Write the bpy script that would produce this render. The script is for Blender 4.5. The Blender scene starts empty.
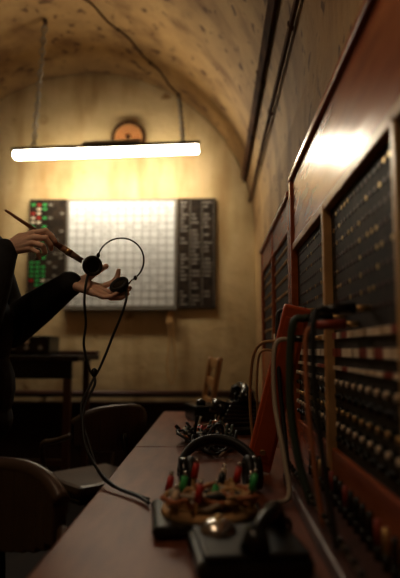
import bpy, bmesh, math, random
from mathutils import Vector, Matrix, Quaternion
random.seed(4)
scene = bpy.context.scene

# ------------------------------------------------------------------ materials
def mat(name, col, rough=0.5, metal=0.0, emit=None, estr=0.0, col2=None, nscale=8.0, bump=0.0, stretch=(1,1,1), spec=None, coat=0.0):
    m = bpy.data.materials.new(name); m.use_nodes = True
    nt = m.node_tree; b = nt.nodes["Principled BSDF"]
    b.inputs["Base Color"].default_value = (*col, 1)
    b.inputs["Roughness"].default_value = rough
    b.inputs["Metallic"].default_value = metal
    if coat: b.inputs["Coat Weight"].default_value = coat; b.inputs["Coat Roughness"].default_value = 0.15
    if spec is not None: b.inputs["Specular IOR Level"].default_value = spec
    if emit:
        b.inputs["Emission Color"].default_value = (*emit, 1)
        b.inputs["Emission Strength"].default_value = estr
    tc = nt.nodes.new("ShaderNodeTexCoord")
    mp = nt.nodes.new("ShaderNodeMapping"); mp.inputs["Scale"].default_value = stretch
    nt.links.new(tc.outputs["Object"], mp.inputs["Vector"])
    n = nt.nodes.new("ShaderNodeTexNoise"); n.inputs["Scale"].default_value = nscale
    n.inputs["Detail"].default_value = 6
    nt.links.new(mp.outputs[0], n.inputs["Vector"])
    if col2:
        r = nt.nodes.new("ShaderNodeValToRGB")
        r.color_ramp.elements[0].position = 0.35; r.color_ramp.elements[1].position = 0.65
        r.color_ramp.elements[0].color = (*col, 1); r.color_ramp.elements[1].color = (*col2, 1)
        nt.links.new(n.outputs["Fac"], r.inputs[0]); nt.links.new(r.outputs[0], b.inputs["Base Color"])
    if bump:
        bp = nt.nodes.new("ShaderNodeBump"); bp.inputs["Strength"].default_value = bump
        bp.inputs["Distance"].default_value = 0.01
        nt.links.new(n.outputs["Fac"], bp.inputs["Height"]); nt.links.new(bp.outputs[0], b.inputs["Normal"])
    return m

def plaster(name, c1, c2, stain, spot, spotamt=0.62, spot_scale=7.0):
    m = bpy.data.materials.new(name); m.use_nodes = True
    nt = m.node_tree; N = nt.nodes; L = nt.links; b = N["Principled BSDF"]
    b.inputs["Roughness"].default_value = 0.75
    tc = N.new("ShaderNodeTexCoord")
    n1 = N.new("ShaderNodeTexNoise"); n1.inputs["Scale"].default_value = 1.6; n1.inputs["Detail"].default_value = 8; n1.inputs["Roughness"].default_value = 0.65
    L.new(tc.outputs["Object"], n1.inputs["Vector"])
    r1 = N.new("ShaderNodeValToRGB"); r1.color_ramp.elements[0].position = 0.3; r1.color_ramp.elements[1].position = 0.68
    r1.color_ramp.elements[0].color = (*c2, 1); r1.color_ramp.elements[1].color = (*c1, 1)
    L.new(n1.outputs["Fac"], r1.inputs[0])
    mp = N.new("ShaderNodeMapping"); mp.inputs["Scale"].default_value = (2.5, 2.5, 0.6); mp.inputs["Location"].default_value = (3, 7, 1)
    L.new(tc.outputs["Object"], mp.inputs["Vector"])
    n2 = N.new("ShaderNodeTexNoise"); n2.inputs["Scale"].default_value = 1.8; n2.inputs["Detail"].default_value = 7
    L.new(mp.outputs[0], n2.inputs["Vector"])
    r2 = N.new("ShaderNodeValToRGB"); r2.color_ramp.elements[0].position = 0.48; r2.color_ramp.elements[1].position = 0.70
    r2.color_ramp.elements[0].color = (0,0,0,1); r2.color_ramp.elements[1].color = (0.8,0.8,0.8,1)
    L.new(n2.outputs["Fac"], r2.inputs[0])
    mx = N.new("ShaderNodeMixRGB"); mx.inputs[2].default_value = (*stain, 1)
    L.new(r2.outputs[0], mx.inputs[0]); L.new(r1.outputs[0], mx.inputs[1])
    n3 = N.new("ShaderNodeTexNoise"); n3.inputs["Scale"].default_value = spot_scale; n3.inputs["Detail"].default_value = 5; n3.inputs["Distortion"].default_value = 0.3
    L.new(tc.outputs["Object"], n3.inputs["Vector"])
    r3 = N.new("ShaderNodeValToRGB"); r3.color_ramp.elements[0].position = spotamt; r3.color_ramp.elements[1].position = spotamt + 0.07
    r3.color_ramp.elements[0].color = (0,0,0,1); r3.color_ramp.elements[1].color = (0.85,0.85,0.85,1)
    L.new(n3.outputs["Fac"], r3.inputs[0])
    mx2 = N.new("ShaderNodeMixRGB"); mx2.inputs[2].default_value = (*spot, 1)
    L.new(r3.outputs[0], mx2.inputs[0]); L.new(mx.outputs[0], mx2.inputs[1])
    L.new(mx2.outputs[0], b.inputs["Base Color"])
    bp = N.new("ShaderNodeBump"); bp.inputs["Strength"].default_value = 0.8; bp.inputs["Distance"].default_value = 0.045
    L.new(n1.outputs["Fac"], bp.inputs["Height"]); L.new(bp.outputs[0], b.inputs["Normal"])
    return m

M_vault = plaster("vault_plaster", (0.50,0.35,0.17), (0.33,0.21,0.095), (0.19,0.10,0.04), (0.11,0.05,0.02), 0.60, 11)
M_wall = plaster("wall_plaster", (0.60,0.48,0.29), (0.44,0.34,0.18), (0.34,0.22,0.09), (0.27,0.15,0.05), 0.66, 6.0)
M_floor = mat("floor_lino", (0.018,0.012,0.010), 0.6, col2=(0.028,0.02,0.015), nscale=5, spec=.2)
M_dado = mat("dado_paint", (0.020,0.011,0.008), 0.5, col2=(0.035,0.017,0.012), nscale=4, spec=.2)
M_pipe = mat("pipe_paint", (0.06,0.022,0.015), 0.4)
M_conduit = mat("conduit_dark", (0.05,0.024,0.012), 0.85, col2=(0.13,0.06,0.025), nscale=9, spec=.15)
M_wood = mat("mahogany", (0.28,0.068,0.020), 0.27, col2=(0.42,0.125,0.040), nscale=6, bump=0.12, stretch=(3,0.8,4))
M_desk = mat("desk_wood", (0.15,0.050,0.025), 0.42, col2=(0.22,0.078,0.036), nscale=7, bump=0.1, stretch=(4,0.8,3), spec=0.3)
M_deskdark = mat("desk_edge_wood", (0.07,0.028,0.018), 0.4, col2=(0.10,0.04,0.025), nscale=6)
M_black = mat("black_panel", (0.022,0.016,0.011), 0.6, col2=(0.050,0.034,0.022), nscale=20, spec=.15)
M_bake = mat("bakelite", (0.010,0.010,0.010), 0.22)
M_rubber = mat("black_rubber", (0.012,0.011,0.011), 0.5)
M_brass = mat("brass", (0.62,0.44,0.20), 0.35, metal=0.8)
M_tan = mat("brass_lacquer_trim", (0.62,0.40,0.18), 0.35, col2=(0.46,0.29,0.12), nscale=12)
M_ivory = mat("ivory_label", (0.78,0.68,0.54), 0.5)
M_steel = mat("steel", (0.6,0.6,0.6), 0.25, metal=1.0)
M_grey = mat("grey_enamel", (0.38,0.36,0.32), 0.45)
M_white = mat("chart_white", (0.62,0.63,0.63), 0.5, col2=(0.56,0.57,0.57), nscale=2)
M_grid = mat("chart_ink", (0.20,0.20,0.20), 0.6)
M_frame = mat("board_frame", (0.22,0.20,0.17), 0.5)
M_tube = mat("diffuser_glow", (0.9,0.9,0.9), 0.5, emit=(1.0,0.90,0.72), estr=50.0)
M_green = mat("green_tag", (0.05,0.45,0.12), 0.4)
M_red = mat("red_tag", (0.50,0.03,0.02), 0.35)
M_dred = mat("dull_red_plug", (0.30,0.05,0.03), 0.4)
M_redor = mat("orange_red_wood", (0.62,0.13,0.035), 0.35, col2=(0.48,0.085,0.025), nscale=10)
M_cordY = mat("cord_tan", (0.50,0.32,0.14), 0.7)
M_cordR = mat("cord_orange", (0.42,0.16,0.06), 0.7)
M_cordG = mat("cord_green", (0.035,0.055,0.035), 0.55)
M_cordW = mat("cord_grey", (0.42,0.37,0.29), 0.6)
M_skin = mat("skin", (0.80,0.57,0.46), 0.5, col2=(0.85,0.64,0.53), nscale=25, bump=0.06)
M_skin.node_tree.nodes["Principled BSDF"].inputs["Subsurface Weight"].default_value = 0.12
M_skin.node_tree.nodes["Principled BSDF"].inputs["Subsurface Radius"].default_value = (0.01,0.004,0.002)
M_cloth = mat("jacket_cloth", (0.008,0.008,0.010), 0.85, col2=(0.014,0.013,0.015), nscale=30, bump=0.2)
M_trouser = mat("trouser_cloth", (0.010,0.010,0.013), 0.9)
M_hair = mat("hair", (0.03,0.018,0.01), 0.6)
M_eye = mat("eye", (0.7,0.7,0.68), 0.2)
M_leather = mat("leather_brown", (0.060,0.034,0.020), 0.38, col2=(0.09,0.05,0.03), nscale=9)
M_chairwood = mat("chair_oak", (0.42,0.24,0.09), 0.45, col2=(0.32,0.17,0.06), nscale=10)
M_brush = mat("brush_handle", (0.26,0.12,0.045), 0.4)
M_bristle = mat("bristle", (0.20,0.12,0.07), 0.8)

# ------------------------------------------------------------------ builder
def frame_from(z):
    z = z.normalized(); a = Vector((0,0,1)) if abs(z.z) < 0.9 else Vector((1,0,0))
    x = a.cross(z).normalized(); y = z.cross(x)
    return Matrix((x,y,z)).transposed()

def smooth_pts(pts, n=8):
    pts = [Vector(p) for p in pts]
    P = [pts[0]*2-pts[1]] + pts + [pts[-1]*2-pts[-2]]
    out = []
    for i in range(1, len(P)-2):
        p0,p1,p2,p3 = P[i-1:i+3]
        for k in range(n):
            t = k/n
            out.append(0.5*((2*p1)+(p2-p0)*t+(2*p0-5*p1+4*p2-p3)*t*t+(3*p1-p0-3*p2+p3)*t**3))
    out.append(pts[-1]); return out

class B:
    def __init__(s, name): s.name=name; s.bm=bmesh.new(); s.mats=[]
    def mi(s, m):
        if m not in s.mats: s.mats.append(m)
        return s.mats.index(m)
    def setm(s, verts, m, smooth=False):
        i = s.mi(m); fs=set()
        for v in verts:
            for f in v.link_faces: fs.add(f)
        for f in fs: f.material_index=i; f.smooth=smooth
    def box(s, lo, hi, m, bev=0.0, rot=None, piv=None):
        lo=Vector(lo); hi=Vector(hi); c=(lo+hi)/2; d=hi-lo
        r = bmesh.ops.create_cube(s.bm, size=1.0); vs=r["verts"]
        M = Matrix.Translation(c) @ Matrix.Diagonal((*d,1))
        if rot is not None:
            p = Vector(piv) if piv else c
            M = Matrix.Translation(p) @ rot.to_4x4() @ Matrix.Translation(-p) @ M
        bmesh.ops.transform(s.bm, matrix=M, verts=vs)
        s.setm(vs, m)
        if bev>0:
            es=set(e for v in vs for e in v.link_edges)
            r=bmesh.ops.bevel(s.bm, geom=list(es), offset=bev, segments=2, affect='EDGES', profile=0.5)
            i=s.mi(m)
            for f in r["faces"]: f.material_index=i
    def cyl(s, p0, p1, r, m, r2=None, seg=16, smooth=True, caps=True):
        p0=Vector(p0); p1=Vector(p1); r2 = r if r2 is None else r2
        F=frame_from(p1-p0); A=[];Bv=[]
        for k in range(seg):
            a=2*math.pi*k/seg; d=F@Vector((math.cos(a),math.sin(a),0))
            A.append(s.bm.verts.new(p0+d*r)); Bv.append(s.bm.verts.new(p1+d*r2))
        i=s.mi(m)
        for k in range(seg):
            f=s.bm.faces.new((A[k],A[(k+1)%seg],Bv[(k+1)%seg],Bv[k])); f.material_index=i; f.smooth=smooth
        if caps:
            f=s.bm.faces.new(A[::-1]); f.material_index=i
            f=s.bm.faces.new(Bv); f.material_index=i
    def ell(s, c, rad, m, seg=20, rot=None):
        r=bmesh.ops.create_uvsphere(s.bm,u_segments=seg,v_segments=max(6,seg//2),radius=1.0)
        if isinstance(rad,(int,float)): rad=(rad,)*3
        M=Matrix.Translation(Vector(c)) @ (rot.to_4x4() if rot else Matrix()) @ Matrix.Diagonal((*rad,1))
        bmesh.ops.transform(s.bm,matrix=M,verts=r["verts"]); s.setm(r["verts"],m,True)
    def cap(s, p0, r0, p1, r1, m, seg=14):
        s.cyl(p0,p1,r0,m,r1,seg); s.ell(p0,r0,m,seg); s.ell(p1,r1,m,seg)
    def chain(s, pts, rs, m, seg=14):
        for k in range(len(pts)-1): s.cap(pts[k],rs[k],pts[k+1],rs[k+1],m,seg)
    def tube(s, pts, r, m, n=8, seg=8, sm=True):
        P = smooth_pts(pts,n) if sm else [Vector(p) for p in pts]
        t=(P[1]-P[0]).normalized(); F=frame_from(t); x=F.col[0].copy()
        rings=[]
        for k,p in enumerate(P):
            t=(P[min(k+1,len(P)-1)]-P[max(k-1,0)]).normalized()
            x=(x-t*x.dot(t)).normalized(); y=t.cross(x)
            rr = r(k/(len(P)-1)) if callable(r) else r
            rings.append([s.bm.verts.new(p+(x*math.cos(2*math.pi*j/seg)+y*math.sin(2*math.pi*j/seg))*rr) for j in range(seg)])
        i=s.mi(m)
        for k in range(len(rings)-1):
            for j in range(seg):
                f=s.bm.faces.new((rings[k][j],rings[k][(j+1)%seg],rings[k+1][(j+1)%seg],rings[k+1][j])); f.material_index=i; f.smooth=True
        f=s.bm.faces.new(rings[0][::-1]); f.material_index=i
        f=s.bm.faces.new(rings[-1]); f.material_index=i
    def torus(s, c, axis, R, r, m, seg=32, sg=8):
        F=frame_from(Vector(axis)); c=Vector(c); i=s.mi(m); rings=[]
        for k in range(seg):
            a=2*math.pi*k/seg; d=F@Vector((math.cos(a),math.sin(a),0)); z=F.col[2]
            rings.append([s.bm.verts.new(c+d*(R+r*math.cos(2*math.pi*j/sg))+z*r*math.sin(2*math.pi*j/sg)) for j in range(sg)])
        for k in range(seg):
            for j in range(sg):
                f=s.bm.faces.new((rings[k][j],rings[(k+1)%seg][j],rings[(k+1)%seg][(j+1)%sg],rings[k][(j+1)%sg])); f.material_index=i; f.smooth=True
    def done(s, parent=None, remesh=None, sm_it=0):
        me=bpy.data.meshes.new(s.name)
        bmesh.ops.recalc_face_normals(s.bm, faces=s.bm.faces[:])
        s.bm.to_mesh(me); s.bm.free()
        for m in s.mats: me.materials.append(m)
        o=bpy.data.objects.new(s.name,me); scene.collection.objects.link(o)
        if parent: o.parent=parent
        if remesh:
            md=o.modifiers.new("r",'REMESH'); md.mode='VOXEL'; md.voxel_size=remesh; md.use_smooth_shade=True
            if sm_it:
                sm=o.modifiers.new("s",'SMOOTH'); sm.iterations=sm_it; sm.factor=0.5
        return o

def empty(name, loc=(0,0,0)):
    e=bpy.data.objects.new(name,None); scene.collection.objects.link(e); e.location=loc; return e

# ------------------------------------------------------------------ room
CX, R, SP = -1.17, 1.535, 2.15          # vault axis x, radius, springing height
Y0, Y1 = -1.6, 5.0
XR, XL = CX+R, CX-R
b=B("floor"); b.box((XL-0.1,Y0-0.1,-0.1),(XR+0.1,Y1+0.1,0),M_floor); b.done()
b=B("wall_right"); b.box((XR,Y0,0),(XR+0.15,Y1,SP),M_vault); b.done()
b=B("wall_left"); b.box((XL-0.15,Y0,0),(XL,Y1,SP),M_vault); b.done()
def arch_wall(name,y,t,m):
    b=B(name); seg=48
    prof=[(XL,0)]+[(CX-R*math.cos(math.pi*k/seg),SP+R*math.sin(math.pi*k/seg)) for k in range(seg+1)]+[(XR,0)]
    A=[b.bm.verts.new((x,y,z)) for x,z in prof]; C=[b.bm.verts.new((x,y+t,z)) for x,z in prof]
    i=b.mi(m)
    b.bm.faces.new(A); b.bm.faces.new(C[::-1])
    for k in range(len(prof)): b.bm.faces.new((A[k],A[(k+1)%len(prof)],C[(k+1)%len(prof)],C[k]))
    b.done()
arch_wall("wall_back",Y1,0.12,M_wall); arch_wall("wall_front",Y0-0.12,0.12,M_vault)
b=B("ceiling"); seg=64; i=b.mi(M_vault)
for rr in (R,):
    ins=[];outs=[]
    for y in (Y0,Y1):
        ins.append([b.bm.verts.new((CX-R*math.cos(math.pi*k/seg),y,SP+R*math.sin(math.pi*k/seg))) for k in range(seg+1)])
        outs.append([b.bm.verts.new((CX-(R+.15)*math.cos(math.pi*k/seg),y,SP+(R+.15)*math.sin(math.pi*k/seg))) for k in range(seg+1)])
    for k in range(seg):
        f=b.bm.faces.new((ins[0][k],ins[0][k+1],ins[1][k+1],ins[1][k])); f.smooth=True
        f=b.bm.faces.new((outs[0][k],outs[1][k],outs[1][k+1],outs[0][k+1]))
        for e in (0,1): b.bm.faces.new((ins[e][k],ins[e][k+1],outs[e][k+1],outs[e][k]))
b.done()
b=B("trim_1"); b.box((XL+.001,Y1-0.015,0),(XR-.001,Y1-.0005,0.62),M_dado); b.box((XL+.001,Y1-0.03,0.62),(XR-.001,Y1-.0005,0.65),M_pipe,0.005); b.done()
b=B("heating_pipe"); b.cyl((XL+.02,Y1-0.07,0.72),(XR-.02,Y1-0.07,0.72),0.028,M_pipe)
for x in (-2.3,-1.5,-.7,.1): b.box((x-.012,Y1-.075,.70),(x+.012,Y1-.001,.74),M_pipe)
b.done()
def vz(x,r=R): return SP+math.sqrt(max(0,r*r-(x-CX)**2))
b=B("vault_conduit")
for x,wd in ((0.262,0.034),(0.318,0.012)):
    z=vz(x,R-.020); ang=math.atan2(z-SP,x-CX)
    rt=Matrix.Rotation(-ang,3,'Y')
    b.box((x-.008,Y0+.02,z-wd),(x+.008,Y1-.02,z+wd),M_conduit,.003,rt)
    for k in range(8):
        y=-1.2+k*0.85
        b.box((x-.011,y-.012,z-wd-.006),(x+.011,y+.012,z+wd+.006),M_conduit,.002,rt)
b.done()
b=B("ceiling_wire")
pts=[]
for t in range(15):
    f=t/14; x=-0.33-1.0*f; y=4.9-1.7*f+0.04*math.sin(t*2.1); pts.append((x,y,vz(x,R-.010)))
b.tube(pts,0.006,M_conduit,n=4,seg=6)
for p in pts[::3]: b.box(Vector(p)-Vector((.012,.012,.005)),Vector(p)+Vector((.012,.012,.005)),M_conduit)
b.done()

# ------------------------------------------------------------------ boards on the back wall
yb=Y1-0.001
b=B("wall_chart_board")
b.box((-1.345,yb-0.035,1.465),(-.335,yb,2.47),M_frame,0.006)
b.box((-1.32,yb-0.038,1.49),(-.36,yb-0.034,2.445),M_white)
for k in range(14): 
    x=-1.32+.96*k/13; b.box((x-.003,yb-.0395,1.49),(x+.003,yb-.0375,2.445),M_grid)
for k in range(15):
    z=1.49+.955*k/14; b.box((-1.32,yb-.0395,z-.003),(-.36,yb-.0375,z+.003),M_grid)
for k in range(90):
    i=random.randrange(13); j=random.randrange(14); x=-1.32+.96*i/13+.012; z=1.49+.955*j/14+.03
    b.box((x,yb-.0395,z),(x+random.uniform(.015,.05),yb-.0375,z+.010),M_grid)
b.box((-1.345,yb-.07,1.452),(-.335,yb,1.467),M_frame,0.003)
b.done()
b=B("indicator_board")
b.box((-.33,yb-.03,1.465),(.012,yb,2.47),M_black,0.005)
for k in range(3):
    x=-.31+k*.107
    for j in range(26):
        z=1.50+j*.037
        if random.random()<.75: b.box((x,yb-.032,z),(x+random.uniform(.03,.075),yb-.029,z+.009),M_grey)
    b.box((x+.088,yb-.034,1.49),(x+.094,yb-.029,2.45),M_frame)
b.done()
b=B("tote_board")
b.box((-1.69,yb-.03,1.60),(-1.35,yb,2.47),M_black,0.005)
for k in range(6):
    for j in range(20):
        x=-1.67+k*.053; z=1.63+j*.041
        r=random.random()
        mm = M_green if r<.5 else (M_red if r<.65 else (M_ivory if r<.85 else None))
        if k>=3: mm = M_frame if r<.4 else None
        if mm: b.box((x,yb-.034,z),(x+.035,yb-.029,z+.018),mm)
b.done()
b=B("hanging_cord")
b.tube([(-.42,yb-.04,1.44),(-.40,yb-.05,1.2),(-.42,yb-.06,.95),(-.38,yb-.05,.80),(-.34,yb-.05,.92),(-.36,yb-.05,1.2),(-.37,yb-.04,1.44)],0.006,M_cordY)
b.box((-.43,yb-.05,1.33),(-.37,yb-.02,1.445),M_cordY,0.008); b.done()
b=B("wall_vent_fan")
c=Vector((-.787,yb,3.04))
b.cyl(c,c+Vector((0,-.05,0)),0.155,M_tan,seg=32); b.torus(c+Vector((0,-.055,0)),(0,1,0),0.145,0.016,M_conduit)
b.cyl(c+Vector((0,-.05,0)),c+Vector((0,-.055,0)),0.13,M_cordR,seg=32)
for k in range(4): b.torus(c+Vector((0,-.06,0)),(0,1,0),0.03+.03*k,0.006,M_tan,24,6)
b.cyl(c+Vector((0,-.05,0)),c+Vector((0,-.08,0)),0.025,M_conduit); b.done()

# ------------------------------------------------------------------ fluorescent fixture
b=B("hanging_fluorescent_light")
ya=4.55; zL,zR=2.735,2.775
rot=Matrix.Rotation(-math.atan2(zR-zL,1.55),3,'Y'); piv=(-.91,ya,2.755)
b.box((-1.685,ya-.050,2.732),(-.135,ya+.050,2.780),M_tube,0.012,rot,piv)
b.box((-1.70,ya-.048,2.781),(-.12,ya+.048,2.812),M_bake,0.004,rot,piv)
b.box((-1.70,ya-.055,2.728),(-1.685,ya+.055,2.785),M_grey,0.003,rot,piv)
b.box((-.135,ya-.055,2.728),(-.12,ya+.055,2.785),M_grey,0.003,rot,piv)
b.box((-1.10,ya-.03,2.810),(-.62,ya+.03,2.850),M_grey,0.006,rot,piv)
def chainlinks(p0,p1,b):
    p0=Vector(p0);p1=Vector(p1); L=(p1-p0).length; n=int(L/0.040); d=(p1-p0).normalized(); F=frame_from(d)
    for k in range(n):
        c=p0+d*(L*(k+.5)/n); sx=F.col[k%2]
        pts=[c+sx*math.cos(a)*.017+d*math.sin(a)*.026 for a in [2*math.pi*j/10 for j in range(11)]]
        b.tube(pts,0.007,M_grey,sm=False,seg=5)
chainlinks((-1.53,ya,2.80),(-1.32,4.1,3.66),b)
chainlinks((-.26,ya,2.83),(-.32,4.88,vz(-.32)-.03),b)
b.cyl((-.32,4.88,vz(-.32)-.05),(-.32,4.88,vz(-.32)-.012),.012,M_conduit)
b.cyl((-1.32,4.1,3.63),(-1.32,4.1,3.668),.014,M_conduit)
b.done()

# added fill light out of view, shaped like a hanging fitting, brightens hands
M_fill = mat("fill_glow_warm", (0.9,0.9,0.9), 0.5, emit=(1.0,0.72,0.46), estr=14.0)
b=B("added_fill_light")
b.box((-.75,-.10,2.66),(-.60,1.10,2.72),M_fill,0.012)
b.box((-.785,-.12,2.72),(-.565,1.12,2.745),M_bake,0.004)
for y in (.05,.95): chainlinks((-.675,y,2.745),(-.675,y,vz(-.675)-.02),b)
b.done()

# ------------------------------------------------------------------ operator desk
DZ=0.755
b=B("operator_desk")
for ya0,ya1 in ((-.4,2.05),(2.058,3.22)):
    b.box((-.29,ya0,DZ-.035),(.355,ya1,DZ),M_desk,0.006)
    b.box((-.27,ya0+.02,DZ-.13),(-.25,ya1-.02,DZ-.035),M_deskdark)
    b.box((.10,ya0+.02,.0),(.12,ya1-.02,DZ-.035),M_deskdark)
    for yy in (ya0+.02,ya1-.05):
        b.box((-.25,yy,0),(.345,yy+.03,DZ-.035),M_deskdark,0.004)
    b.box((-.295,ya0,DZ-.030),(-.288,ya1,DZ-.012),M_deskdark)
b.done()

# ------------------------------------------------------------------ switchboard
FX=0.27; BX=XR-.004
b=B("telephone_switchboard")
def section(y0,y1,ztop,pz0,pz1,stiles):
    b.box((FX+.02,y0,DZ+.001),(BX,y1,ztop-.01),M_wood)
    b.box((FX,y0,pz1),(BX,y1,ztop),M_wood,0.006)
    b.box((FX-.012,y0,ztop-.02),(BX,y1,ztop+.004),M_wood,0.005)
    b.box((FX,y0,DZ+.001),(FX+.03,y1,pz0),M_wood,0.004)
    for s0,s1,mm,pr in stiles: b.box((FX-pr,s0,DZ+.001),(FX+.03,s1,pz1 if mm!=M_wood else ztop-.02),mm,0.003)
    b.box((FX+.012,y0,pz0),(FX+.021,y1,pz1),M_black)
section(-.4,1.93,1.70,.875,1.452,[(1.885,1.93,M_wood,.010),(1.335,1.362,M_tan,.008),(.80,.822,M_tan,.006),(.25,.272,M_tan,.006),(-.4,-.36,M_wood,.004)])
b.box((FX-.006,-.36,1.436),(FX+.02,1.885,1.460),M_tan,0.003)
section(1.975,3.19,1.665,1.10,1.53,[(1.975,2.03,M_wood,.004),(2.58,2.62,M_wood,.004),(3.14,3.19,M_wood,.004)])
b.box((FX-.002,1.932,DZ+.001),(BX,1.973,1.67),M_black)
px=FX+.012
def jack(y,z,r,l,m,seg=7):
    b.cyl((px,y,z),(px-l,y,z),r,m,seg=seg,smooth=False)
BAYS=((.285,.79),(.835,1.32),(1.375,1.875))
for row in range(8):
    z=1.175+row*.034
    for a0,a1 in BAYS:
        y=a0+.015
        while y<a1-.005:
            jack(y,z,.0052,.002,random.choice([M_brass,M_deskdark,M_deskdark,M_deskdark]))
            y+=.0285
for z,h in ((1.125,.014),(1.085,.018),(1.055,.009)):
    for a0,a1 in BAYS:
        y=a0
        while y<a1-.03:
            b.box((px-.008,y,z),(px,min(y+.042,a1),z+h),M_ivory if random.random()<.85 else M_dred,0)
            y+=.05
for row in range(5):
    z=.905+row*.031
    for a0,a1 in BAYS:
        y=a0+.018
        while y<a1-.008:
            b.cyl((px,y,z),(px-.008,y,z),.0085,M_bake,seg=10)
            b.cyl((px-.008,y,z),(px-.015,y,z),.0062,M_ivory if row in(1,4) else (M_brass if row==2 else M_bake),seg=8)
            y+=.052
for z in (1.20,1.26,1.32,1.38,1.44,1.49):
    y=2.06
    while y<3.12:
        if not 2.56<y<2.64: jack(y,z,.007,.006,M_tan)
        y+=.035
for k in range(3):
    b.box((px-.02,2.10+k*.16,1.13),(px,2.20+k*.16,1.17),M_ivory,.002)
SW=b.done()

b=B("cord_key_shelf")
b.box((.175,.25,DZ+.0015),(.268,1.50,DZ+.030),M_deskdark,0.005)
y=.30
while y<1.48:
    h=DZ+.030
    b.cyl((.245,y,h),(.245,y,h+.022),.007,M_bake,seg=8); b.cyl((.245,y,h+.022),(.245,y,h+.06),.0055,random.choice([M_dred,M_brass,M_bake,M_bake]),seg=8)
    b.cyl((.200,y,h),(.190,y,h+.025),.004,M_steel,seg=6); b.ell((.189,y,h+.028),.006,M_bake,8)
    y+=.042
b.done(SW)

b=B("patch_cords")
def plug(y,z,m,cord,pts,r=.0055,L=.06):
    b.cyl((px-.002,y,z),(px-.03,y,z),.006,M_brass,seg=10)
    b.cyl((px-.028,y,z),(px-.028-L,y,z-.002),.011,m,.008,12)
    s=Vector((px-.028-L,y,z-.002))
    b.tube([s+Vector((.01,0,0)),s]+[Vector(p) for p in pts],r,cord)
plug(1.22,1.170,M_bake,M_cordG,[(.168,1.22,1.15),(.160,1.215,1.0),(.172,1.20,.88),(.195,1.18,.79)],.0085)
plug(1.10,1.150,M_dred,M_cordR,[(.175,1.09,1.12),(.172,1.06,1.0),(.18,1.04,.88),(.19,1.03,.79)],.005)
plug(1.02,1.175,M_bake,M_rubber,[(.175,1.00,1.15),(.172,.98,1.02),(.18,.95,.9),(.19,.92,.79)])
plug(1.45,1.13,M_bake,M_cordW,[(.155,1.45,1.11),(.148,1.42,.98),(.160,1.35,.86),(.165,1.30,.775),(.12,1.27,.766)],.006)
plug(1.80,1.13,M_bake,M_cordY,[(.15,1.82,1.12),(.125,1.86,1.07),(.118,1.92,.93),(.13,1.96,.775)],.005)
plug(1.84,1.10,M_dred,M_cordY,[(.15,1.86,1.09),(.14,1.90,.99),(.145,1.96,.87),(.13,2.0,.775)],.004)
plug(1.56,1.21,M_bake,M_rubber,[(.175,1.56,1.19),(.172,1.53,1.05),(.18,1.50,.9),(.185,1.46,.79)],.006)
b.done(SW)

b=B("hinged_shelf_lid")
p0=Vector((.118,1.62,DZ+.012)); p1=Vector((.222,1.50,1.215))
zax=(p1-p0).normalized(); nx=Vector((1,.0,0)); nx=(nx-zax*nx.dot(zax)).normalized(); ny=zax.cross(nx)
Rm=Matrix((nx,ny,zax)).transposed(); L=(p1-p0).length
b.box((-.036,-.012,0),(.036,.012,L),M_redor,0.005,None)
b.box((-.026,-.016,.03),(.026,-.011,L-.03),M_redor,0.002)
b.cyl((0,-.014,L-.05),(0,-.022,L-.05),.008,M_brass); b.cyl((0,-.014,.06),(0,-.022,.06),.008,M_brass)
for v in b.bm.verts: v.co=p0+Rm@v.co
b.done(SW)

# ------------------------------------------------------------------ desk objects
def rotz(a): return Matrix.Rotation(a,3,'Z')
def place(b,loc,ang=0,sc=1):
    Rz=rotz(ang); l=Vector(loc)
    for v in b.bm.verts: v.co=l+Rz@(v.co*sc)

b=B("desk_telephone")
b.box((-.10,-.09,0),(.10,.09,.03),M_bake,0.012)
for k in range(6):
    t=k/5; b.box((-.095+.045*t,-.085+.04*t,.028+.012*k),(.095-.045*t,.085-.03*t,.044+.012*k),M_bake,0.005)
b.cyl((0,-.075,.055),(0,-.060,.10) ,.040,M_bake,.036,24)
b.torus((0,-.079,.058),(0,-.9,.3),.03,.005,M_steel)
for sx in(-1,1): b.box((sx*.045-.008,-.02,.09),(sx*.045+.008,.03,.125),M_bake,0.004)
b.tube([(-.10,0,.135),(-.06,0,.150),(0,0,.155),(.06,0,.150),(.10,0,.135)],.013,M_bake,seg=12)
for sx in(-1,1): b.cyl((sx*.10,0,.145),(sx*.112,0,.105),.020,M_bake,.028,18)
place(b,(.115,2.45,DZ+.001),-1.45,1.25); b.done()

b=B("magneto_box")
b.box((-.09,-.10,0),(.09,.10,.075),M_bake,0.008)
b.cyl((.09,0,.04),(.115,0,.04),.008,M_steel); b.cyl((.115,0,.04),(.115,.045,.04),.006,M_steel); b.cyl((.115,.045,.04),(.14,.045,.04),.009,M_bake)
for sx in(-.04,.04):
    b.ell((sx,-.03,.085),(.026,.026,.018),M_bake,16)
place(b,(-.04,2.86,DZ+.001),.3); b.done()
b=B("cord_tangle")
for k in range(26):
    cx=random.uniform(-.08,.04); cy=2.03+random.uniform(-.16,.12); pts=[]
    a=random.uniform(0,6); rr=random.uniform(.05,.10)
    for j in range(9):
        a+=random.uniform(.5,1.0); q=rr*random.uniform(.6,1.1)
        pts.append((max(-.14,min(.07,cx+q*math.cos(a)*.8)),min(2.24,cy+q*math.sin(a)),DZ+.008+abs(random.gauss(.018,.030))))
    b.tube(pts,.005,random.choice([M_rubber,M_rubber,M_cordR,M_cordG,M_cordW,M_rubber]),n=6,seg=6)
for k in range(18):
    x=random.uniform(-.12,.04); y=random.uniform(1.92,2.2); a=random.uniform(0,6)
    b.cyl((x,y,DZ+.02),(x+.05*math.cos(a),y+.04*math.sin(a),DZ+.06),.010,random.choice([M_red,M_bake,M_bake,M_bake,M_cordW]),.006,10)
b.done()

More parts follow.
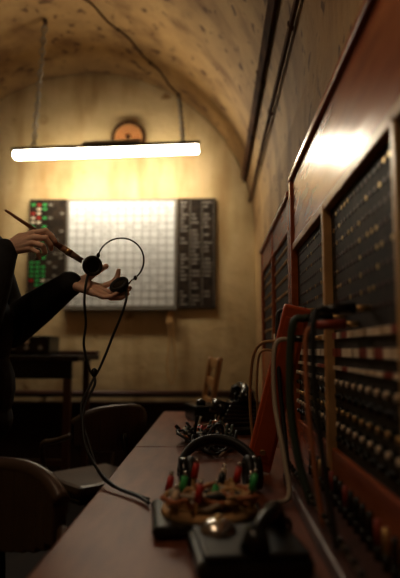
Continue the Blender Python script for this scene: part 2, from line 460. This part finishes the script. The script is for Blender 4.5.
b=B("test_plug_board")
b.box((-.115,-.085,0),(.115,.125,.022),M_bake,0.010)
b.cyl((0,.02,.020),(0,.02,.032),.098,M_cordY,.094,28)
for k in range(26):
    pts=[]; cx=random.uniform(-.06,.06); cy=random.uniform(-.03,.08); a=random.uniform(0,6)
    for j in range(8):
        a+=.8; pts.append((cx+random.uniform(.02,.042)*math.cos(a),cy+random.uniform(.02,.042)*math.sin(a),.038+random.uniform(0,.028)))
    b.tube(pts,.0048,random.choice([M_cordY,M_cordR,M_cordY,M_cordY,M_rubber,M_cordW]),n=6,seg=6)
for k,(x,y,mm) in enumerate([(-.085,.09,M_red),(-.06,.03,M_green),(-.03,.10,M_red),(.0,.0,M_green),(.03,.10,M_ivory),(.055,.05,M_red),(-.08,-.03,M_ivory),(-.035,-.045,M_red),(.075,-.02,M_green),(.085,.08,M_bake),(.02,.05,M_bake)]):
    h=.075+.012*(k%3)
    b.cyl((x,y,.028),(x+.006,y,h-.03),.004,M_brass,seg=8); b.cyl((x+.006,y,h-.03),(x+.012,y,h),.0085,mm,.0065,12)
    b.cyl((x+.012,y,h),(x+.013,y,h+.010),.004,M_steel,seg=8)
place(b,(-.01,1.15,DZ+.002),.12); b.done()

b=B("field_telephone")
b.box((-.095,-.085,0),(.085,.085,.036),M_bake,0.014)
b.box((-.085,-.078,.034),(.078,.078,.042),M_rubber,0.006)
b.ell((-.045,.040,.040),(.032,.032,.022),M_steel,20); b.cyl((-.045,.040,.05),(-.045,.040,.068),.005,M_brass,seg=8)
b.tube([(-.0,-.055,.068),(.02,-.03,.080),(.04,0,.083),(.052,.03,.080),(.055,.06,.068)],.011,M_bake,seg=12)
b.cyl((-.0,-.055,.074),(-.004,-.06,.043),.016,M_bake,.024,18); b.cyl((.055,.06,.074),(.058,.065,.043),.016,M_bake,.024,18)
b.tube([(.058,.07,.055),(.09,.09,.04),(.10,.12,.012),(.09,.16,.008),(.10,.22,.008)],.004,M_rubber)
place(b,(.055,.945,DZ+.002),.15); b.done()

def headset_parts(b, pL,aL,pR,aR,arc,r=.0022,rE=.026):
    for p,a in((pL,aL),(pR,aR)):
        p=Vector(p);a=Vector(a).normalized()
        b.cyl(p-a*.006,p+a*.008,rE*.82,M_bake,rE,28); b.cyl(p+a*.008,p+a*.012,rE,M_bake,rE*.9,28)
        b.torus(p+a*.010,a,rE*.80,rE*.2,M_rubber,28,8)
        b.cyl(p-a*.006,p-a*.014,rE*.82,M_bake,rE*.45,28); b.cyl(p-a*.014,p-a*.020,.006,M_steel)
    b.tube(arc,r,M_bake,n=8,seg=8)
b=B("operator_headset")
arc=[(.085*math.cos(a),.0+.02*math.sin(a),.045+.10*math.sin(a)) for a in [math.pi*k/12 for k in range(13)]]
for off in (-.008,.008):
    b.tube([Vector(p)+Vector((0,off,0)) for p in arc],.008,M_rubber,n=3,seg=8)
for sx in (-1,1):
    c=Vector((sx*.078,0,.042)); a=Vector((-sx,0,.0))
    b.cyl(c-a*.012,c+a*.012,.036,M_bake,.036,24); b.torus(c+a*.014,a,.028,.011,M_rubber)
for v in b.bm.verts: v.co = 1.12*(Matrix.Rotation(math.radians(-45),3,'X')@v.co)
mz=min(v.co.z for v in b.bm.verts)
place(b,(.015,1.38,DZ+.001-mz),.12,1.0); b.done()

# ------------------------------------------------------------------ person
per=empty("person",(-.82,1.75,0))
def W(p): return Vector(p)-Vector((-.82,1.75,0))
def hand(name, anc, wrist, palmpts, fingers, thumb, fore):
    A=Vector(anc)
    def T(p): return A+Vector((p[0]*.01,p[2]*.01,p[1]*.01))-Vector((-.82,1.75,0))
    b=B(name)
    b.chain([T(fore),T(wrist)],[.026,.025],M_skin)
    mcps=[f[0] for f in fingers]
    for k,mc in enumerate(mcps):
        w=[wrist[j]+(mc[j]-mcps[1][j])*.35 for j in range(3)]
        b.chain([T(w),T(mc)],[.0165,.0108],M_skin)
    for k in range(len(mcps)-1):
        mid=[(mcps[k][j]+mcps[k+1][j])/2*.8+wrist[j]*.2 for j in range(3)]
        b.chain([T([wrist[j]*.8+mid[j]*.2 for j in range(3)]),T(mid)],[.017,.0118],M_skin)
    th=thumb
    b.chain([T([wrist[j]*.75+th[0][j]*.25 for j in range(3)]),T(th[0]),T(th[1])],[.017,.0165,.0118],M_skin)
    b.chain([T(p) for p in th[1:]],[.0112,.0104,.0082],M_skin)
    for p in palmpts: b.ell(T(p[:3]),p[3]*.01,M_skin)
    base=[.0092,.0095,.0090,.0078]
    for k,f in enumerate(fingers):
        r=base[k]; pts=[T(p) for p in f]
        b.chain(pts,[r*1.06,r,r*.92,r*.76],M_skin)
        b.ell(pts[1],r*1.08,M_skin)
    return b.done(per,remesh=0.0013,sm_it=5)

AL=(-.363,1.765,1.312)
L_idx=[(-.3,-1.0,2.4),(3.4,.5,2.9),(4.9,2.3,2.7),(5.3,4.3,2.2)]
L_mid=[(0,-2.0,.6),(4.5,-3.4,.6),(7.3,-3.1,.5),(9.3,-1.6,.4)]
L_rin=[(-.4,-2.9,-1.25),(3.9,-4.9,-1.5),(6.7,-4.9,-1.5),(8.8,-3.7,-1.4)]
L_pin=[(-1.5,-3.6,-3.0),(1.8,-4.9,-3.5),(4.0,-4.7,-3.5),(5.8,-3.6,-3.3)]
hand("hand_left",AL,(-9.0,.2,0),[(-5.0,.0,1.4,1.9),(-4.8,-1.6,-1.2,1.7)],[L_idx,L_mid,L_rin,L_pin],
     [(-6.2,1.0,2.0),(-3.4,3.1,2.9),(-1.0,4.6,2.6),(1.3,5.7,1.9)],(-12.1,-1.2,2.1))
AR=(-.569,1.68,1.438)
R_idx=[(1.8,1.7,-1.2),(5.4,2.3,-1.2),(7.1,.9,-.6),(8.0,-.6,.0)]
R_mid=[(2.1,.1,-1.8),(5.6,-.1,-1.9),(6.9,-1.9,-.8),(6.7,-2.9,.6)]
R_rin=[(1.6,-1.6,-1.8),(4.7,-2.4,-1.9),(5.2,-4.2,-.7),(4.2,-4.5,.8)]
R_pin=[(.7,-3.1,-1.4),(3.2,-4.4,-1.4),(3.4,-5.8,-.3),(2.4,-5.9,.8)]
hand("hand_right",AR,(-6.5,-2.6,-.3),[(-2.6,-.6,.6,2.0),(-2.2,-1.8,-.2,1.9)],[R_idx,R_mid,R_rin,R_pin],
     [(-3.2,.6,1.4),(.4,1.8,2.3),(3.8,1.2,2.2),(6.6,-.2,1.4)],(-7.5,-5.3,-1.8))

b=B("jacket")
sL=W((-.82,1.94,1.45)); eL=W((-.715,1.94,1.175)); wL=W((-.463,1.768,1.310))
sR=W((-.82,1.56,1.45)); eR=W((-.675,1.57,1.185)); wR=W((-.642,1.670,1.398))
b.chain([sL,eL],[.078,.070],M_cloth,20); b.chain([eL,eL.lerp(wL,.5),wL],[.072,.060,.041],M_cloth,20)
b.chain([sR,eR],[.078,.070],M_cloth,20); b.chain([eR,eR.lerp(wR,.5),wR],[.070,.060,.041],M_cloth,20)
b.chain([sL,sR],[.08,.08],M_cloth,20)
for c,r in (((-.81,1.75,1.34),(.125,.195,.17)),((-.79,1.75,1.15),(.145,.18,.2)),((-.78,1.75,.98),(.15,.18,.17)),((-.785,1.75,.88),(.15,.185,.10)),((-.83,1.75,1.50),(.075,.10,.05))):
    b.ell(W(c),r,M_cloth,24)
b.torus(W((-.83,1.75,1.535)),(0.15,0,1),.062,.016,M_cloth)
b.torus(wL,(wL-eL),.037,.007,M_cloth); b.torus(wR,(wR-eR),.037,.007,M_cloth)
b.done(per,remesh=.006,sm_it=6)
b=B("trousers")
for sy in (-1,1):
    b.chain([W((-.80,1.75+sy*.09,.90)),W((-.79,1.75+sy*.11,.50)),W((-.83,1.75+sy*.12,.10))],[.10,.068,.055],M_trouser,20)
b.ell(W((-.80,1.75,.92)),(.12,.165,.12),M_trouser); b.done(per,remesh=.009,sm_it=5)
for sy,n in ((-1,"shoe_right"),(1,"shoe_left")):
    b=B(n); b.ell(W((-.77,1.75+sy*.12,.045)),(.14,.048,.044),M_bake,20); b.ell(W((-.84,1.75+sy*.12,.07)),(.06,.045,.06),M_bake,20); b.done(per)
b=B("head")
H=Vector((-.815,1.75,1.675))
b.ell(W(H+Vector((-.015,0,.03))),(.092,.075,.088),M_skin,28); b.ell(W(H+Vector((.02,0,-.035))),(.066,.060,.078),M_skin,28)
b.ell(W(H+Vector((.055,0,-.088))),(.026,.030,.022),M_skin)
b.chain([W(H+Vector((.082,0,.018))),W(H+Vector((.104,0,-.018)))],[.010,.014],M_skin); b.ell(W(H+Vector((.088,0,-.024))),(.014,.019,.009),M_skin)
b.ell(W(H+Vector((.078,0,-.052))),(.012,.026,.006),M_skin); b.ell(W(H+Vector((.076,0,-.062))),(.012,.022,.006),M_skin)
b.ell(W(H+Vector((.070,0,.028))),(.018,.052,.010),M_skin)
for sy in(-1,1):
    b.ell(W(H+Vector((-.005,sy*.076,-.005))),(.020,.010,.032),M_skin); b.ell(W(H+Vector((.055,sy*.035,-.02))),(.025,.022,.02),M_skin)
b.chain([W((-.845,1.75,1.50)),W((-.835,1.75,1.62))],[.058,.054],M_skin)
b.done(per,remesh=.003,sm_it=4)
b=B("eyes")
for sy in(-1,1): b.ell(W(H+Vector((.067,sy*.032,.006))),.012,M_eye,14); b.ell(W(H+Vector((.0775,sy*.031,.003))),.005,M_bake,10)
b.done(per)
b=B("hair")
b.ell(W(H+Vector((-.03,0,.050))),(.092,.083,.080),M_hair,28); b.ell(W(H+Vector((-.055,0,.0))),(.062,.078,.075),M_hair,28); b.ell(W(H+Vector((.02,0,.085))),(.06,.06,.035),M_hair,28)
b.done(per,remesh=.005,sm_it=3)

b=B("cleaning_brush")
def TR(u,w,y): return Vector(AR)+Vector((u*.01,y*.01,w*.01))
q0=TR(-6.3,8.2,-3.2); q2=TR(12.5,-4.2,2.6); q3=TR(15.6,-6.2,3.7)
d=(q2-q0)
b.cyl(q0,q0+d*.5,.0038,M_brush,.0065,14); b.cyl(q0+d*.5,q0+d*.85,.0065,M_brush,.0095,14); b.cyl(q0+d*.85,q2,.0100,M_brush,.0110,14)
b.cyl(q0+d*.92,q0+d*.97,.0112,M_brass,.0115,14)
b.cyl(q2,q3,.0105,M_bristle,.006,14); b.ell(q0,.0042,M_brush,8)
for k in range(18):
    a=k*.35; F=frame_from(d); o=F@Vector((math.cos(a),math.sin(a),0))
    b.cyl(q2+o*.008,q3+o*.008+d.normalized()*.003,.0014,M_bristle,.0006,5)
b.done()

def TL(u,w,y): return Vector(AL)+Vector((u*.01,y*.01,w*.01))
b=B("telephone_headset")
cL=TL(-2.9,5.4,-.6); cR=TL(6.5,-1.3,-1.0)
C=(6.3,7.2); arcp=[]
for k in range(21):
    a=math.radians(192-(192+62)*k/20); rr=7.4
    arcp.append(TL(C[0]+rr*math.cos(a)*1.0,C[1]+rr*math.sin(a),-.6+1.2*math.sin(math.pi*k/20)))
arcp[0]=cL+Vector((-.004,.004,.006))
headset_parts(b,cL,(.45,-.75,-.1),cR,(-.35,-.60,.6),arcp,.0024,.033)
b.tube([arcp[-1],TL(9.0,-.4,-.4),cR+Vector((.006,.006,-.004))],.0028,M_steel)
b.ell(arcp[-2],(.006,.006,.008),M_bake,10); b.ell(arcp[2],(.006,.006,.008),M_bake,10)
b.tube([cL+Vector((-.004,.0,-.024)),TL(-3.4,1.0,-4.4),TL(-3.9,-6,-5.2),TL(-3.4,-13,-4.6),TL(-3.8,-20,-4.8),TL(-1.8,-27,-5.4),TL(.3,-31,-6.8),(-.375,1.62,.93),(-.355,1.56,.845),(-.30,1.48,.790),(-.24,1.40,.768),(-.18,1.33,.766),(-.145,1.27,.766)],.0040,M_rubber,n=10)
b.tube([cR+Vector((.018,-.006,-.006)),TL(8.9,-5.6,-4.0),TL(7.4,-11,-4.6),TL(5.0,-17,-4.8),TL(3.2,-22,-5.0),TL(1.2,-27,-5.6),TL(-.8,-31,-6.6),(-.385,1.63,.93),(-.345,1.57,.84),(-.305,1.50,.785),(-.255,1.42,.768),(-.19,1.35,.766),(-.15,1.30,.766)],.0038,M_rubber,n=10)
b.ell(TL(-.2,-28,-5.9),(.010,.009,.014),M_bake,14)
b.done()

# ------------------------------------------------------------------ chairs
def operator_chair(name,loc,ang):
    b=B(name)
    b.box((-.19,-.19,.43),(.19,.19,.455),M_bake,0.008); b.box((-.195,-.20,.455),(.195,.20,.51),M_leather,0.022)
    n=12
    for k in range(n):
        a0=math.radians(-44+88*k/n); a1=math.radians(-44+88*(k+1)/n)
        am=(a0+a1)/2
        c=Vector((.06-.27*math.cos(am),.27*math.sin(am),.0))
        w=.27*(a1-a0)*.56
        hh=.095*(1-abs((k+.5)/n-.5)**3*4)
        b.box((c.x-.018,c.y-w,.74-hh),(c.x+.018,c.y+w,.74+hh),M_leather,0.006,Matrix.Rotation(-am,3,'Z'))
    top=[(.06-.27*math.cos(math.radians(-46+92*k/12)),.27*math.sin(math.radians(-46+92*k/12)),.74+.093*(1-abs(k/12-.5)**3*5)) for k in range(13)]
    b.tube(top,.019,M_leather,n=3,seg=10)
    b.tube([(-.15,0,.43),(-.25,0,.45),(-.275,0,.58),(-.235,0,.72)],.014,M_bake,seg=8)
    for s in (-1,1):
        b.tube([(-.12,s*.20,.72),(-.02,s*.225,.69),(.10,s*.22,.66),(.12,s*.20,.56),(.10,s*.17,.45)],.012,M_leather,seg=8)
    b.cyl((0,0,.09),(0,0,.43),.022,M_steel); b.cyl((0,0,.36),(0,0,.43),.04,M_bake)
    for k in range(5):
        a=2*math.pi*k/5; d=Vector((math.cos(a),math.sin(a),0))
        b.tube([Vector((0,0,.11)),d*.14+Vector((0,0,.09)),d*.24+Vector((0,0,.05))],.014,M_bake,seg=8)
        b.ell(d*.24+Vector((0,0,.022)),.022,M_bake,12)
    place(b,loc,ang); b.done()
operator_chair("operator_chair",(-.53,1.12,0),-1.62)
operator_chair("operator_chair.001",(-.58,2.75,0),2.35)

b=B("wooden_chair")
for x in(-.19,.17):
    b.cyl((x,-.18,0),(x,-.17,.45),.016,M_chairwood); 
    b.tube([(x,.17,0),(x,.17,.45),(x,.20,.75),(x,.25,1.05)],.019,M_chairwood)
b.box((-.21,-.20,.43),(.20,.20,.455),M_chairwood,0.008)
for z in (.72,.85,.98): b.box((-.19,.175+.17*(z-.6),z),(.17,.195+.17*(z-.6),z+.06),M_chairwood,0.005)
b.cyl((-.19,-.175,.2),(-.19,.17,.2),.01,M_chairwood); b.cyl((.17,-.175,.2),(.17,.17,.2),.01,M_chairwood)
place(b,(-.24,3.80,0),-1.40); b.done()

b=B("plotting_table")
b.box((-2.35,3.9,1.02),(-.95,4.62,1.06),M_black,0.006)
b.box((-2.30,3.93,.90),(-1.0,3.96,1.02),M_bake,0.003)
b.box((-2.35,4.50,1.06),(-.95,4.62,1.09),M_deskdark,0.004)
for x in(-2.28,-1.06):
    for y in(3.96,4.54): b.box((x,y-.025,0),(x+.05,y+.025,1.02),M_deskdark,0.004)
b.box((-2.28,3.97,.30),(-1.02,4.0,.34),M_deskdark); b.done()
b=B("radio_receiver")
b.box((-1.52,4.05,1.061),(-1.20,4.32,1.20),M_bake,0.008)
b.box((-1.50,4.044,1.075),(-1.22,4.052,1.188),M_black,0.002)
for x in(-1.46,-1.36,-1.26): b.cyl((x,4.046,1.115),(x,4.022,1.115),.018,M_grey,.015)
b.cyl((-1.36,4.046,1.16),(-1.36,4.038,1.16),.02,M_ivory); b.done()

# ------------------------------------------------------------------ world, camera
w=bpy.data.worlds.new("w"); scene.world=w; w.use_nodes=True
w.node_tree.nodes["Background"].inputs[0].default_value=(1.0,.8,.55,1); w.node_tree.nodes["Background"].inputs[1].default_value=.02
cam=bpy.data.cameras.new("cam"); co=bpy.data.objects.new("camera",cam); scene.collection.objects.link(co)
co.location=(0,0,1.1); co.rotation_euler=(math.radians(90+6.2),0,math.radians(1.5))
cam.sensor_fit='VERTICAL'; cam.sensor_height=36; cam.sensor_width=24; cam.lens=34.9
cam.clip_start=.02
cam.dof.use_dof=True; cam.dof.focus_distance=1.72; cam.dof.aperture_fstop=1.8
scene.camera=co
scene.view_settings.view_transform='Standard'
try: scene.view_settings.look='None'
except Exception: pass
scene.view_settings.exposure=0.05
scene.view_settings.gamma=0.80
